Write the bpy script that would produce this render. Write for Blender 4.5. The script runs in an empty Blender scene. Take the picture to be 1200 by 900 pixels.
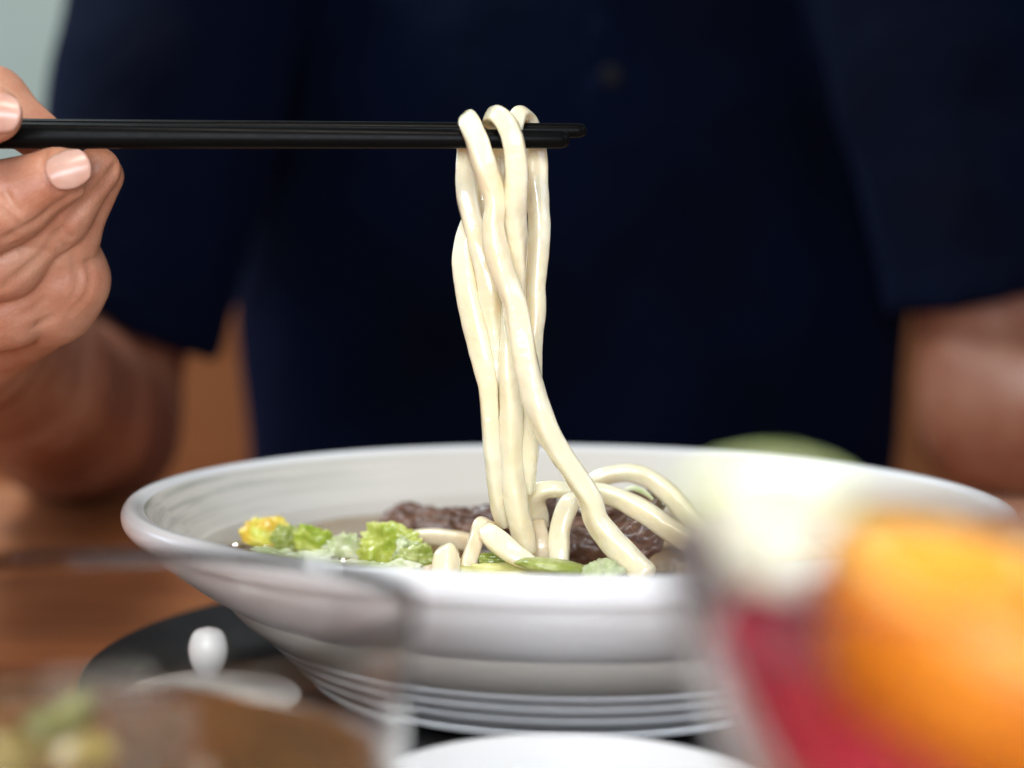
import bpy, math, random
import numpy as np
from mathutils import Vector, Matrix, noise

random.seed(7)
S = bpy.context.scene
C = S.collection

# ------------------------------------------------------------------ camera
FPX = 2062.0                      # focal length in pixels of a 1200 px wide frame
CAMP = Vector((0.0, -0.5, 0.158))
PITCH, ROLL = math.radians(4.7), math.radians(0.5)
RC = Matrix.Rotation(math.radians(90) - PITCH, 3, 'X') @ Matrix.Rotation(ROLL, 3, 'Z')
cd = bpy.data.cameras.new('camera'); cam = bpy.data.objects.new('camera', cd); C.objects.link(cam)
cam.matrix_world = Matrix.Translation(CAMP) @ RC.to_4x4()
cd.lens = FPX / 1200 * 36; cd.sensor_width = 36
cd.clip_start = 0.01; cd.clip_end = 60
cd.dof.use_dof = True; cd.dof.focus_distance = 0.466; cd.dof.aperture_fstop = 5.0; cd.dof.aperture_blades = 9
S.camera = cam

# ------------------------------------------------------------------ world, light, exposure
S.view_settings.view_transform = 'Standard'; S.view_settings.look = 'None'
S.view_settings.exposure = 0.04; S.view_settings.gamma = 1
W = bpy.data.worlds.new('World'); S.world = W; W.use_nodes = True
bg = W.node_tree.nodes['Background']; bg.inputs[0].default_value = (0.70, 0.80, 1.0, 1); bg.inputs[1].default_value = 0.12

def area(name, loc, target, size, size_y, power, color):
    d = bpy.data.lights.new(name, 'AREA'); d.shape = 'RECTANGLE'; d.size = size; d.size_y = size_y
    d.energy = power; d.color = color
    o = bpy.data.objects.new(name, d); C.objects.link(o); o.location = loc
    o.rotation_euler = (Vector(target) - Vector(loc)).to_track_quat('-Z', 'Y').to_euler()
    return o
area('unseen_area_light', (-0.06, -0.32, 0.54), (0.03, 0.02, 0.12), 0.17, 0.13, 1.40, (1.0, 0.93, 0.82))  # unseen key lamp, set close so its light fades before the arms
area('unseen_area_light', (-0.04, -0.60, 0.24), (0.02, 0.0, 0.06), 0.40, 0.18, 3.5, (0.86, 0.92, 1.0))  # unseen lamp added low behind the camera to brighten the bowl front
area('unseen_area_light', (0.50, -0.28, 0.42), (0.05, 0.0, 0.08), 0.3, 0.3, 0.8, (0.72, 0.83, 1.0))  # unseen lamp added at the right for cool side light
area('unseen_area_light', (-1.0, 0.62, 0.62), (-0.25, 0.42, 0.22), 0.35, 0.6, 3.2, (0.62, 0.78, 1.0))  # cool light from the window behind left, out of frame
area('wall_fill_light', (-0.75, 0.62, 1.5), (0.0, 1.7, 0.2), 0.5, 0.5, 35.0, (0.90, 0.97, 1.0))  # unseen lamp added to brighten the wall and bench

# ------------------------------------------------------------------ helpers
def at(px, py, d):
    """point seen at pixel (px, py) of the 1200x900 photograph at d metres of forward distance"""
    v = RC @ Vector(((px - 600) / FPX, -(py - 450) / FPX, -1.0))
    return CAMP + v * (d / v.y)
def ppm(d): return FPX / d
def n(v): return noise.noise(v)

def tag(o, label=None, cat=None, group=None, kind=None):
    if label: o['label'] = label
    if cat: o['category'] = cat
    if group: o['group'] = group
    if kind: o['kind'] = kind
    return o
def mesh_obj(name, verts, faces, mat, parent=None, smooth=True):
    me = bpy.data.meshes.new(name); me.from_pydata([tuple(v) for v in verts], [], faces); me.update()
    me.materials.append(mat)
    if smooth: me.polygons.foreach_set('use_smooth', [True] * len(me.polygons))
    o = bpy.data.objects.new(name, me); C.objects.link(o)
    if parent: o.parent = parent; o.matrix_parent_inverse = parent.matrix_world.inverted()
    return o
def empty(name, loc):
    o = bpy.data.objects.new(name, None); C.objects.link(o); o.location = loc
    o.matrix_world = Matrix.Translation(Vector(loc)); o.empty_display_size = .02
    return o
def lathe(name, prof, mat, centre=(0, 0, 0), seg=96, parent=None, wob=0.0):
    """prof: list of (r, z), open or closed; r == 0 ends become poles"""
    vs, fs, rings = [], [], []
    cx, cy, cz = centre
    for r, z in prof:
        if r < 1e-6:
            rings.append([len(vs)]); vs.append((cx, cy, cz + z))
        else:
            ring = []
            for k in range(seg):
                a = 2 * math.pi * k / seg
                rr = r * (1 + wob * n(Vector((math.cos(a) * 2, math.sin(a) * 2, z * 40))))
                ring.append(len(vs)); vs.append((cx + rr * math.cos(a), cy + rr * math.sin(a), cz + z))
            rings.append(ring)
    for a, b in zip(rings, rings[1:]):
        for k in range(seg):
            k2 = (k + 1) % seg
            if len(a) == 1 and len(b) == 1: continue
            if len(a) == 1: fs.append((a[0], b[k2], b[k]))
            elif len(b) == 1: fs.append((a[k], a[k2], b[0]))
            else: fs.append((a[k], a[k2], b[k2], b[k]))
    return mesh_obj(name, vs, fs, mat, parent)
def spline(pts, sub=6):
    """Catmull-Rom through tuples of any length"""
    P = [np.array(p, float) for p in pts]
    P = [2 * P[0] - P[1]] + P + [2 * P[-1] - P[-2]]
    out = []
    for i in range(1, len(P) - 2):
        p0, p1, p2, p3 = P[i - 1:i + 3]
        for j in range(sub):
            t = j / sub
            out.append(.5 * (2 * p1 + (p2 - p0) * t + (2 * p0 - 5 * p1 + 4 * p2 - p3) * t * t + (3 * p1 - p0 - 3 * p2 + p3) * t ** 3))
    out.append(P[-2]); return out
def fix_normals(o):
    import bmesh
    bm = bmesh.new(); bm.from_mesh(o.data); bmesh.ops.recalc_face_normals(bm, faces=bm.faces); bm.to_mesh(o.data); bm.free()
def smooth_profile(p, sub=5): return [tuple(q) for q in spline(p, sub)]

# ------------------------------------------------------------------ materials
def mat(name, base=(.5, .5, .5), rough=.5, **kw):
    m = bpy.data.materials.new(name); m.use_nodes = True
    b = m.node_tree.nodes['Principled BSDF']
    b.inputs['Base Color'].default_value = (*base, 1); b.inputs['Roughness'].default_value = rough
    for k, v in kw.items():
        key = k.replace('_', ' ')
        b.inputs[key].default_value = v
    return m
class NT:
    def __init__(s, m): s.t = m.node_tree; s.b = s.t.nodes['Principled BSDF']; s.co = s.t.nodes.new('ShaderNodeTexCoord')
    def node(s, typ, **kw):
        x = s.t.nodes.new(typ)
        for k, v in kw.items(): setattr(x, k, v)
        return x
    def link(s, a, b): s.t.links.new(a, b)
    def mapping(s, scale=(1, 1, 1), rot=(0, 0, 0), src='Object'):
        m = s.node('ShaderNodeMapping'); m.inputs['Scale'].default_value = scale; m.inputs['Rotation'].default_value = rot
        s.link(s.co.outputs[src], m.inputs[0]); return m.outputs[0]
    def noise(s, scale, detail=4, rough=.5, vec=None, dist=0):
        x = s.node('ShaderNodeTexNoise'); x.inputs['Scale'].default_value = scale; x.inputs['Detail'].default_value = detail
        x.inputs['Roughness'].default_value = rough; x.inputs['Distortion'].default_value = dist
        s.link(vec if vec is not None else s.co.outputs['Object'], x.inputs['Vector']); return x.outputs['Fac']
    def ramp(s, fac, stops):
        r = s.node('ShaderNodeValToRGB'); e = r.color_ramp.elements
        while len(e) < len(stops): e.new(.5)
        for el, (p, c) in zip(e, stops): el.position = p; el.color = (*c, 1) if len(c) == 3 else c
        s.link(fac, r.inputs[0]); return r.outputs[0]
    def color(s, out): s.link(out, s.b.inputs['Base Color'])
    def rough(s, fac, lo, hi):
        r = s.node('ShaderNodeMapRange'); r.inputs['To Min'].default_value = lo; r.inputs['To Max'].default_value = hi
        s.link(fac, r.inputs[0]); s.link(r.outputs[0], s.b.inputs['Roughness'])
    def bump(s, fac, strength=.3, dist=.001):
        b = s.node('ShaderNodeBump'); b.inputs['Strength'].default_value = strength; b.inputs['Distance'].default_value = dist
        s.link(fac, b.inputs['Height'])
        old = s.b.inputs['Normal'].links
        if old: s.link(old[0].from_socket, b.inputs['Normal'])
        s.link(b.outputs[0], s.b.inputs['Normal'])

def sss(m, w, scale, radius):
    b = m.node_tree.nodes['Principled BSDF']
    b.inputs['Subsurface Weight'].default_value = w; b.inputs['Subsurface Scale'].default_value = scale
    b.inputs['Subsurface Radius'].default_value = radius

# noodle dough, wet
M_noodle = mat('noodle_dough', (.86, .79, .60), .26, Coat_Weight=1.0, Coat_Roughness=.04)
sss(M_noodle, .6, .0045, (1.0, .78, .42)); q = NT(M_noodle)
q.color(q.ramp(q.noise(60, 2), [(.3, (.87, .74, .48)), (.70, (.91, .83, .62))]))
q.bump(q.noise(170, 2, .5), .55, .0013); q.bump(q.noise(700, 1, .5), .18, .0003)
M_noodle2 = mat('noodle_dough_soaked', (.72, .60, .40), .25, Coat_Weight=.3, Coat_Roughness=.15)
sss(M_noodle2, .5, .003, (1.0, .72, .38)); q = NT(M_noodle2)
q.color(q.ramp(q.noise(90, 3), [(.3, (.62, .47, .27)), (.65, (.80, .71, .52))])); q.bump(q.noise(260, 3, .6), .35, .0006)

# glazed white china
M_china = mat('white_glaze', (.78, .78, .77), .13, IOR=1.5)
q = NT(M_china)
q.color(q.ramp(q.noise(14, 4), [(.3, (.72, .72, .715)), (.7, (.78, .78, .785))]))
q.bump(q.noise(26, 3), .12, .002); q.rough(q.noise(60, 3), .10, .22)
# inside of the bowl: glaze, ridge reflections painted as grey strokes near the left rim
M_bowl_in = mat('streaked_inner_glaze', (.78, .76, .70), .16)
q = NT(M_bowl_in)
sep = q.node('ShaderNodeSeparateXYZ'); q.link(q.co.outputs['Object'], sep.inputs[0])
ang = q.node('ShaderNodeMath', operation='ARCTAN2'); q.link(sep.outputs[1], ang.inputs[0]); q.link(sep.outputs[0], ang.inputs[1])
ln = q.node('ShaderNodeVectorMath', operation='LENGTH')
xy = q.node('ShaderNodeCombineXYZ'); q.link(sep.outputs[0], xy.inputs[0]); q.link(sep.outputs[1], xy.inputs[1]); q.link(xy.outputs[0], ln.inputs[0])
cv = q.node('ShaderNodeCombineXYZ'); q.link(ang.outputs[0], cv.inputs[0])
rs = q.node('ShaderNodeMath', operation='MULTIPLY'); q.link(ln.outputs[1], rs.inputs[0]); rs.inputs[1].default_value = 320; q.link(rs.outputs[0], cv.inputs[1])
st = q.noise(1.6, 5, .65, cv.outputs[0], .3)
bandm = q.node('ShaderNodeMapRange'); bandm.inputs['From Min'].default_value = .104; bandm.inputs['From Max'].default_value = .120
q.link(ln.outputs[1], bandm.inputs[0])
mul = q.node('ShaderNodeMath', operation='MULTIPLY')
strk = q.ramp(st, [(.46, (0, 0, 0)), (.60, (1, 1, 1))])
bw = q.node('ShaderNodeRGBToBW'); q.link(strk, bw.inputs[0]); q.link(bw.outputs[0], mul.inputs[0])
sd = q.node('ShaderNodeMapRange'); q.link(sep.outputs[0], sd.inputs[0]); sd.inputs['From Min'].default_value = -.04; sd.inputs['From Max'].default_value = -.10
m3 = q.node('ShaderNodeMath', operation='MULTIPLY'); q.link(bandm.outputs[0], m3.inputs[0]); q.link(sd.outputs[0], m3.inputs[1]); q.link(m3.outputs[0], mul.inputs[1])
mx = q.node('ShaderNodeMix', data_type='RGBA'); q.link(mul.outputs[0], mx.inputs[0])
mx.inputs[6].default_value = (.66, .625, .56, 1); mx.inputs[7].default_value = (.38, .38, .33, 1)
q.color(mx.outputs[2]); q.bump(st, .10, .0004); q.rough(st, .14, .24)

M_black = mat('black_lacquer', (.003, .003, .003), .3, Specular_IOR_Level=.05)
q = NT(M_black); q.rough(q.noise(300, 3), .22, .42)
M_blackdish = mat('black_stoneware', (.012, .011, .011), .5); q = NT(M_blackdish); q.rough(q.noise(60, 4), .35, .6); q.bump(q.noise(500, 3), .2, .0004)

M_skin = mat('skin', (.55, .28, .19), .46, Specular_IOR_Level=.45)
sss(M_skin, .20, .004, (1.0, .36, .2)); q = NT(M_skin)
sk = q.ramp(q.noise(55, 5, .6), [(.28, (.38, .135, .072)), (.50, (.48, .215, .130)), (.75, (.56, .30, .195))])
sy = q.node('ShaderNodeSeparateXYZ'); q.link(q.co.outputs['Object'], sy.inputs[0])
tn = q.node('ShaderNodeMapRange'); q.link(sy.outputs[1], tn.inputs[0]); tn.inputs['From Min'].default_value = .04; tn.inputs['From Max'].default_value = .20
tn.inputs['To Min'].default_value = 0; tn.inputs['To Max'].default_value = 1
tm = q.node('ShaderNodeMix', data_type='RGBA', blend_type='MULTIPLY'); q.link(tn.outputs[0], tm.inputs[0]); q.link(sk, tm.inputs[6]); tm.inputs[7].default_value = (.56, .50, .48, 1)   # shade on the forearms, put into the skin colour
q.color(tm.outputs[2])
vo = q.node('ShaderNodeTexVoronoi', feature='DISTANCE_TO_EDGE'); vo.inputs['Scale'].default_value = 900
q.link(q.mapping((1, 1, 1)), vo.inputs['Vector'])
q.bump(q.noise(900, 3, .6), .35, .0004); q.bump(vo.outputs['Distance'], .25, .0004); q.bump(q.noise(150, 3), .2, .0008)
q.rough(q.noise(120, 3), .36, .56)
M_nail = mat('fingernail', (.56, .34, .27), .33, Coat_Weight=.12); sss(M_nail, .3, .002, (1, .5, .4)); q = NT(M_nail)
q.color(q.ramp(q.noise(120, 3), [(.3, (.52, .27, .20)), (.7, (.62, .39, .31))]))

M_shirt = mat('navy_knit', (.006, .012, .045), .9, Sheen_Weight=.03, Sheen_Roughness=.4)
M_shirt.node_tree.nodes['Principled BSDF'].inputs['Sheen Tint'].default_value = (.12, .22, .75, 1)
M_shirt.node_tree.nodes['Principled BSDF'].inputs['Specular IOR Level'].default_value = .06
q = NT(M_shirt); q.color(q.ramp(q.noise(6, 3), [(.3, (.0009, .0019, .0065)), (.7, (.0016, .0050, .022))]))
q.bump(q.noise(14, 4, .5), .7, .012); q.bump(q.noise(1500, 2), .3, .0004)

def wood(name, dark, light, rough=.35, rot=0):
    m = mat(name, dark, rough); q = NT(m)
    v = q.mapping((1.2, 14, 14), (0, 0, rot))
    f = q.noise(3.0, 6, .6, v, .6)
    q.color(q.ramp(f, [(.3, dark), (.7, light)]))
    q.rough(q.noise(30, 3), rough - .08, rough + .12); q.bump(q.noise(9, 5, .6, q.mapping((1, 30, 30), (0, 0, rot))), .15, .0006)
    return m
M_table = wood('table_wood', (.31, .098, .031), (.44, .155, .052), .36)
M_bench = wood('bench_wood', (.44, .155, .048), (.54, .20, .065), .5)
M_wall = mat('painted_wall', (.56, .66, .64), .9); q = NT(M_wall); q.color(q.ramp(q.noise(1.5, 3), [(.3, (.50, .60, .50)), (.7, (.60, .72, .72))]))

M_glass = mat('clear_glass', (.96, .965, .94), .03, Transmission_Weight=1.0, IOR=1.24)
M_frost = mat('thick_dessert_glass', (.985, .99, .985), .03, Transmission_Weight=1.0, IOR=1.25)
M_broth = mat('beef_broth', (.46, .33, .19), .10, Transmission_Weight=.35, IOR=1.33)
q = NT(M_broth); q.color(q.ramp(q.noise(60, 4), [(.35, (.26, .145, .055)), (.65, (.48, .34, .17))])); q.bump(q.noise(70, 3), .3, .0015)
M_oil = mat('broth_oil', (.72, .55, .25), .05, Transmission_Weight=.6, IOR=1.47, Coat_Weight=.5)

M_stalk = None
def leaf_mat(name, a, b, c, tr=.25):
    m = mat(name, a, .30, Coat_Weight=.3, Coat_Roughness=.1); sss(m, .35, .003, (.7, 1.0, .35)); q = NT(m)
    q.color(q.ramp(q.noise(110, 4, .55, None, .8), [(.32, a), (.5, b), (.68, c)]))
    q.bump(q.noise(200, 3, .5), .28, .0009); return m
M_leaf = leaf_mat('cabbage_leaf', (.24, .34, .03), (.42, .48, .07), (.60, .64, .22))
M_leafpale = leaf_mat('cabbage_stalk', (.40, .48, .22), (.55, .60, .36), (.72, .74, .56))
M_leafdark = leaf_mat('cabbage_leaf_deep', (.15, .20, .03), (.30, .35, .07), (.52, .56, .24))
M_leafyel = leaf_mat('cabbage_leaf_yellow', (.62, .36, .02), (.70, .52, .05), (.62, .66, .12))
M_flat = leaf_mat('cabbage_leaf_olive', (.46, .44, .12), (.58, .56, .20), (.66, .68, .30))
M_meat = mat('braised_beef', (.12, .05, .04), .34, Coat_Weight=.25, Coat_Roughness=.2); sss(M_meat, .15, .002, (1, .4, .3)); q = NT(M_meat)
f = q.noise(40, 6, .65, q.mapping((1, 5, 3)), 1.5)
q.color(q.ramp(f, [(.28, (.060, .024, .013)), (.48, (.125, .058, .036)), (.62, (.22, .12, .08)), (.78, (.46, .32, .24))]))
q.bump(q.noise(90, 4, .55, q.mapping((1, 6, 3)), .8), .5, .0012)

# ------------------------------------------------------------------ setting: table, bench, wall, floor
def box(name, lo, hi, m, parent=None, bev=.004):
    import bmesh
    bm = bmesh.new(); bmesh.ops.create_cube(bm, size=1)
    for v in bm.verts: v.co = Vector([(lo[i] + hi[i]) / 2 + v.co[i] * (hi[i] - lo[i]) for i in range(3)])
    if bev: bmesh.ops.bevel(bm, geom=bm.edges[:], offset=bev, segments=3, affect='EDGES')
    me = bpy.data.meshes.new(name); bm.to_mesh(me); bm.free(); me.materials.append(m)
    o = bpy.data.objects.new(name, me); C.objects.link(o)
    if parent: o.parent = parent; o.matrix_parent_inverse = parent.matrix_world.inverted()
    return o
t = tag(empty('dining_table', (0, -.05, -.74)), 'reddish brown wooden table under all the dishes', 'table')
box('tabletop', (-.75, -.62, 0), (.75, .40, .03), M_table, t)
for sx in (-.68, .68):
    for sy in (-.55, .33): box('leg', (sx - .03, sy - .03, -.74), (sx + .03, sy + .03, -.001), M_table, t)
fl = box('floor', (-3, -2, -.80), (3, 3.2, -.742), M_bench, bev=0); tag(fl, kind='structure')
w = box('wall', (-3, 2.6, -.742), (3, 2.7, 2.2), M_wall, bev=0); tag(w, kind='structure')
t = tag(empty('wooden_bench', (0, .8, -.742)), 'orange brown wooden bench behind the seated person', 'bench')
box('seat', (-1.2, .50, -.34), (1.2, .86, -.29), M_bench, t)
box('backrest', (-1.2, .87, -.742), (1.2, .91, .17), M_bench, t)

# ------------------------------------------------------------------ bowl
BX = .01625
bowl = tag(empty('noodle_bowl', (BX, 0, 0)), 'large white flared china bowl full of noodle soup', 'bowl')
outer = [(.1190, .0838), (.1212, .0852), (.1236, .0850), (.1250, .0832), (.1250, .0806), (.1236, .0784), (.1212, .0765), (.1160, .0715), (.1055, .0640), (.0965, .0588)]
outer = smooth_profile(outer, 5)
r, z = .0945, .0570
for k in range(5):       # stepped ribs under the flare
    dr, dz = .0041, .0040
    outer += [(r, z), (r - .0004, z - dz * .25), (r - .0016, z - dz * .55), (r - .0032, z - dz * .74), (r - .0038, z - dz * .9)]
    r -= dr; z -= dz
outer += smooth_profile([(r - .0022, z - .0003), (r - .0020, z - .0022), (.0705, .0334), (.0690, .0330), (.0675, .0345), (.05, .0350), (0.0, .0350)], 3)
lathe('bowl_wall', outer, M_china, (0, 0, 0), 160, bowl).location = (0, 0, 0)
bw_ = bowl.children[0]; bw_.matrix_parent_inverse = Matrix.Identity(4)
inner = [(.1190, .0838)]
for k in range(7):       # shallow throwing rings inside the flare
    rr = .1178 - k * .0020; zz = .0826 - k * .0019
    inner += [(rr, zz), (rr - .0010, zz - .0012 + .00025)]
inner += [(.100, .0622), (.092, .053), (.080, .0455), (.062, .0385), (.040, .0375), (0, .037)]
o = lathe('inner_glaze', smooth_profile(inner, 3), M_bowl_in, (0, 0, 0), 160, bowl); o.matrix_parent_inverse = Matrix.Identity(4)

# broth: a wavy sheet with thickness
def disc(name, R, zf, mt, cx, cy, rings=26, seg=96, thick=.004):
    vs = [(0, 0, zf(0, 0))]; fs = []
    for i in range(1, rings + 1):
        for k in range(seg):
            a = 2 * math.pi * k / seg; rr = R * i / rings; x, y = rr * math.cos(a), rr * math.sin(a)
            vs.append((x, y, zf(x, y)))
    for k in range(seg): fs.append((0, 1 + k, 1 + (k + 1) % seg))
    for i in range(rings - 1):
        for k in range(seg):
            a, b = 1 + i * seg + k, 1 + i * seg + (k + 1) % seg
            fs.append((a, a + seg, b + seg, b))
    m0 = len(vs); last = 1 + (rings - 1) * seg
    for k in range(seg):
        x, y, z = vs[last + k]; vs.append((x * .96, y * .96, z - thick))
    vs.append((0, 0, zf(0, 0) - thick))
    for k in range(seg):
        k2 = (k + 1) % seg
        fs.append((last + k, m0 + k, m0 + k2, last + k2)); fs.append((m0 + k, m0 + seg, m0 + k2))
    o = mesh_obj(name, vs, fs, mt); o.location = (cx, cy, 0); return o
broth = disc('broth', .1045, lambda x, y: .066 + .0004 * n(Vector((x * 60, y * 60, 0))), M_broth, BX, 0)
tag(broth, 'cloudy brown beef broth filling the white bowl', 'soup')
for i in range(26):      # little fat eyes on the broth
    a = random.uniform(1.9, 3.5); rr = random.uniform(.055, .100)
    s = random.uniform(.0010, .0028)
    o = lathe('oil_drop', [(0, .0006 + s * .12), (s * .6, .0005 + s * .08), (s, 0)], M_oil, (rr * math.cos(a), rr * math.sin(a), .0664), 20)
    o.parent = broth

# ------------------------------------------------------------------ noodles
def tube(name, pts, mt, sq=.54, twist=2.0, seg=18, sub=7, seed=0, flat=.86, parent=None):
    """pts: (px, py, depth, width_px) in photograph pixels; cross-section a soft square"""
    P = spline(pts, sub)
    W3 = [at(p[0], p[1], p[2]) for p in P]; R = [p[3] * 1.09 / 2 / ppm(p[2]) for p in P]
    L = len(W3); T = [(W3[min(i + 1, L - 1)] - W3[max(i - 1, 0)]).normalized() for i in range(L)]
    ref = Vector((0, 1, 0)) if abs(T[0].y) < .9 else Vector((1, 0, 0))
    N = (ref - T[0] * ref.dot(T[0])).normalized()
    vs, fs = [], []; acc = 0
    rings = []
    for i in range(L):
        if i: N = (N - T[i] * N.dot(T[i])).normalized(); acc += (W3[i] - W3[i - 1]).length
        B = T[i].cross(N)
        rad = R[i] * (1 + .09 * n(Vector((acc * 90, seed * 7.1, 0))))
        f2 = flat + .10 * n(Vector((acc * 60, 3, seed)))
        tw = twist * n(Vector((acc * 14, seed * 3.3, 5)))
        ends = [(1, 0)]
        if i == 0: ends = [(.0, -.35), (.55, -.33), (.86, -.2), (1, 0)]
        if i == L - 1: ends = [(1, 0), (.86, .2), (.55, .33), (0, .35)]
        for sc, off in ends:
            ring = []
            for k in range(seg):
                a = 2 * math.pi * k / seg; c, s_ = math.cos(a), math.sin(a)
                x = math.copysign(abs(c) ** sq, c); y = math.copysign(abs(s_) ** sq, s_) * f2
                x, y = x * math.cos(tw) - y * math.sin(tw), x * math.sin(tw) + y * math.cos(tw)
                p = W3[i] + (N * y + B * x) * rad * max(sc, .02) * .94 + T[i] * off * rad
                p += (N * y + B * x) * rad * .05 * n(p * 260 + Vector((seed, 0, 0)))
                ring.append(len(vs)); vs.append(p)
            rings.append(ring)
    for a, b in zip(rings, rings[1:]):
        for k in range(seg): fs.append((a[k], a[(k + 1) % seg], b[(k + 1) % seg], b[k]))
    fs.append(tuple(reversed(rings[0]))); fs.append(tuple(rings[-1]))
    return mesh_obj(name, vs, fs, mt, parent)

# depths: front stick .460, rear stick .470
LIFT = 'udon noodles lifted by the chopsticks'; INB = 'udon noodles lying in the bowl'
NOOD = [
 # A over both sticks: front run is the long diagonal, back run hangs at the far left
 ('long thick noodle hanging in front, sweeping diagonally down to the right', LIFT, M_noodle, [
  (757,674,.452,29),(736,654,.455,29),(715,632,.457,28),(699,610,.458,28),(692,586,.458,29),(676,560,.458,29),(657,532,.457,28),(641,505,.456,28),(628,472,.456,28),(618,433,.456,28),(611,395,.456,27),(603,355,.456,27),(592,325,.456,26),(583,298,.456,26),(578,267,.456,25),(580,243,.456,24),(577,222,.456,25),(568,196,.455,26),(560,168,.455,26),(552,148,.457,25),(549,140,.462,22),(546,146,.472,20),(548,172,.476,26),(546,200,.475,28),(547,226,.474,29),(552,252,.473,28),(559,278,.472,27),(566,305,.471,27),(573,334,.470,28),(576,362,.470,25),(580,390,.470,24),(584,418,.470,24),(584,444,.470,23),(588,480,.474,20),(592,520,.476,18)]),
 ('noodle draped over the middle of the chopsticks between two others', LIFT, M_noodle, [
  (617,648,.470,25),(613,628,.470,27),(606,595,.469,26),(601,558,.469,25),(599,522,.468,25),(599,476,.467,24),(597,437,.467,23),(596,400,.468,20),(593,350,.472,16),(590,300,.475,18),(588,250,.477,18),(587,205,.477,17),(585,176,.477,17),(579,150,.472,20),(577,138,.466,21),(585,136,.459,22),(595,147,.455,24),(602,168,.454,25),(605,195,.455,26),(605,223,.456,25),(604,250,.458,24),(607,280,.460,23),(608,308,.462,23),(606,340,.465,22),(607,372,.468,22),(610,410,.471,20),(612,460,.474,18),(614,520,.476,18)]),
 ('short topped noodle curling over the rear chopstick at the right', LIFT, M_noodle, [
  (603,160,.4655,17),(604,146,.4655,19),(607,136,.467,20),(614,133,.470,18),(621,140,.474,18),(625,160,.477,21),(626,182,.477,29),(627,205,.476,29),(630,235,.475,27),(632,267,.474,24),(630,300,.473,24),(627,334,.472,23),(627,367,.471,22),(625,400,.470,20),(624,440,.470,21),(622,480,.470,22),(621,520,.470,22),(618,552,.471,22),(617,575,.473,20)]),
 ('noodle bulging out at the left edge of the hanging bundle', LIFT, M_noodle, [
  (569,215,.479,20),(562,240,.479,22),(552,262,.478,22),(544,285,.475,22),(543,305,.473,24),(547,335,.471,26),(553,366,.470,27),(560,396,.469,27),(566,425,.468,25),(572,452,.468,23),(574,487,.468,21),(577,522,.468,21),(581,558,.469,21),(586,590,.471,21),(592,612,.474,20)]),
 ('noodle arching from the bundle down to the right under the lime', INB, M_noodle, [
  (631,618,.482,23),(629,603,.482,25),(626,588,.480,25),(631,577,.477,24),(646,573,.476,21),(665,575,.476,20),(686,576,.476,20),(706,578,.475,21),(729,586,.474,22),(757,601,.472,24),(782,619,.470,26),(807,635,.467,27),(829,647,.464,27),(850,668,.460,26)]),
 ('noodle looping high at the back right against the white bowl wall', INB, M_noodle, [
  (676,578,.50,17),(690,567,.50,19),(712,557,.50,20),(738,554,.50,20),(762,562,.50,21),(784,579,.498,23),(800,597,.496,24),(816,617,.493,24),(832,640,.49,24)]),
 ('short noodle arch standing just behind the long diagonal noodle', INB, M_noodle, [
  (656,660,.466,22),(655,645,.467,23),(656,624,.469,23),(661,604,.470,23),(669,588,.472,22),(682,582,.476,18),(696,590,.480,18)]),
 ('stubby tan noodle soaked in broth at the foot of the bundle', INB, M_noodle2, [
  (630,612,.479,18),(633,626,.478,20),(636,642,.477,22),(637,656,.477,22)]),
 ('pale noodle end poking up above the front rim of the bowl', INB, M_noodle, [
  (530,646,.462,17),(525,650,.458,27),(523,662,.456,30),(521,684,.453,31)]),
 ('thin noodle bent steeply down beside the pale noodle end', INB, M_noodle2, [
  (575,618,.474,15),(563,616,.470,19),(559,629,.467,21),(553,648,.463,22),(546,668,.459,22)]),
 ('short white noodle slanting down to the right over the green stalk', INB, M_noodle, [
  (570,622,.464,20),(578,630,.461,26),(592,641,.458,26),(606,651,.456,24),(622,660,.455,20)]),
 ('beige noodle lying level in the broth behind the cabbage', INB, M_noodle2, [
  (468,634,.500,14),(485,630,.498,17),(510,629,.495,19),(537,633,.492,20),(556,638,.49,20)]),
 ('tan noodle half sunk below the strands at the foot of the bundle', INB, M_noodle2, [
  (590,606,.486,18),(602,612,.482,18),(612,620,.480,18),(624,634,.479,18)]),
 ('noodle crossing the broth beneath the front of the cabbage', INB, M_noodle2, [
  (500,672,.468,18),(540,664,.474,20),(580,664,.474,20),(625,668,.470,20),(660,676,.462,20)]),
]
def inbowl(pl):   # (x, y, z mm) -> pixel tuple, so the same builder is used
    out = []
    for x, y, z, w_ in pl:
        p = RC.transposed() @ (Vector((BX + x, y, z)) - CAMP); out.append((600 + FPX * p.x / -p.z, 450 - FPX * p.y / -p.z, y - CAMP.y, w_))
    return out
NOOD += [
 ('noodle curled in the broth at the far right, mostly behind the fruit', INB, M_noodle2, inbowl([(.03,-.02,.066,27),(.06,-.015,.068,27),(.082,.005,.068,25),(.078,.035,.067,24),(.05,.05,.066,23),(.03,.04,.066,23)])),
 ('noodle crossing the right half of the broth behind the melon wedge', INB, M_noodle, inbowl([(.02,.03,.067,24),(.045,.012,.070,25),(.065,-.02,.069,27),(.060,-.05,.067,29),(.03,-.065,.066,30)])),
 ('noodle lying low along the near side of the bowl', INB, M_noodle, inbowl([(-.05,-.045,.065,29),(-.02,-.058,.066,30),(.01,-.05,.067,29),(.04,-.04,.066,28),(.055,-.015,.064,27)])),
]
for i, (lab, grp, mt, pts) in enumerate(NOOD):
    o = tube('noodle', pts, mt, seed=i + 1); tag(o, lab, 'noodle', grp)

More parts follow.
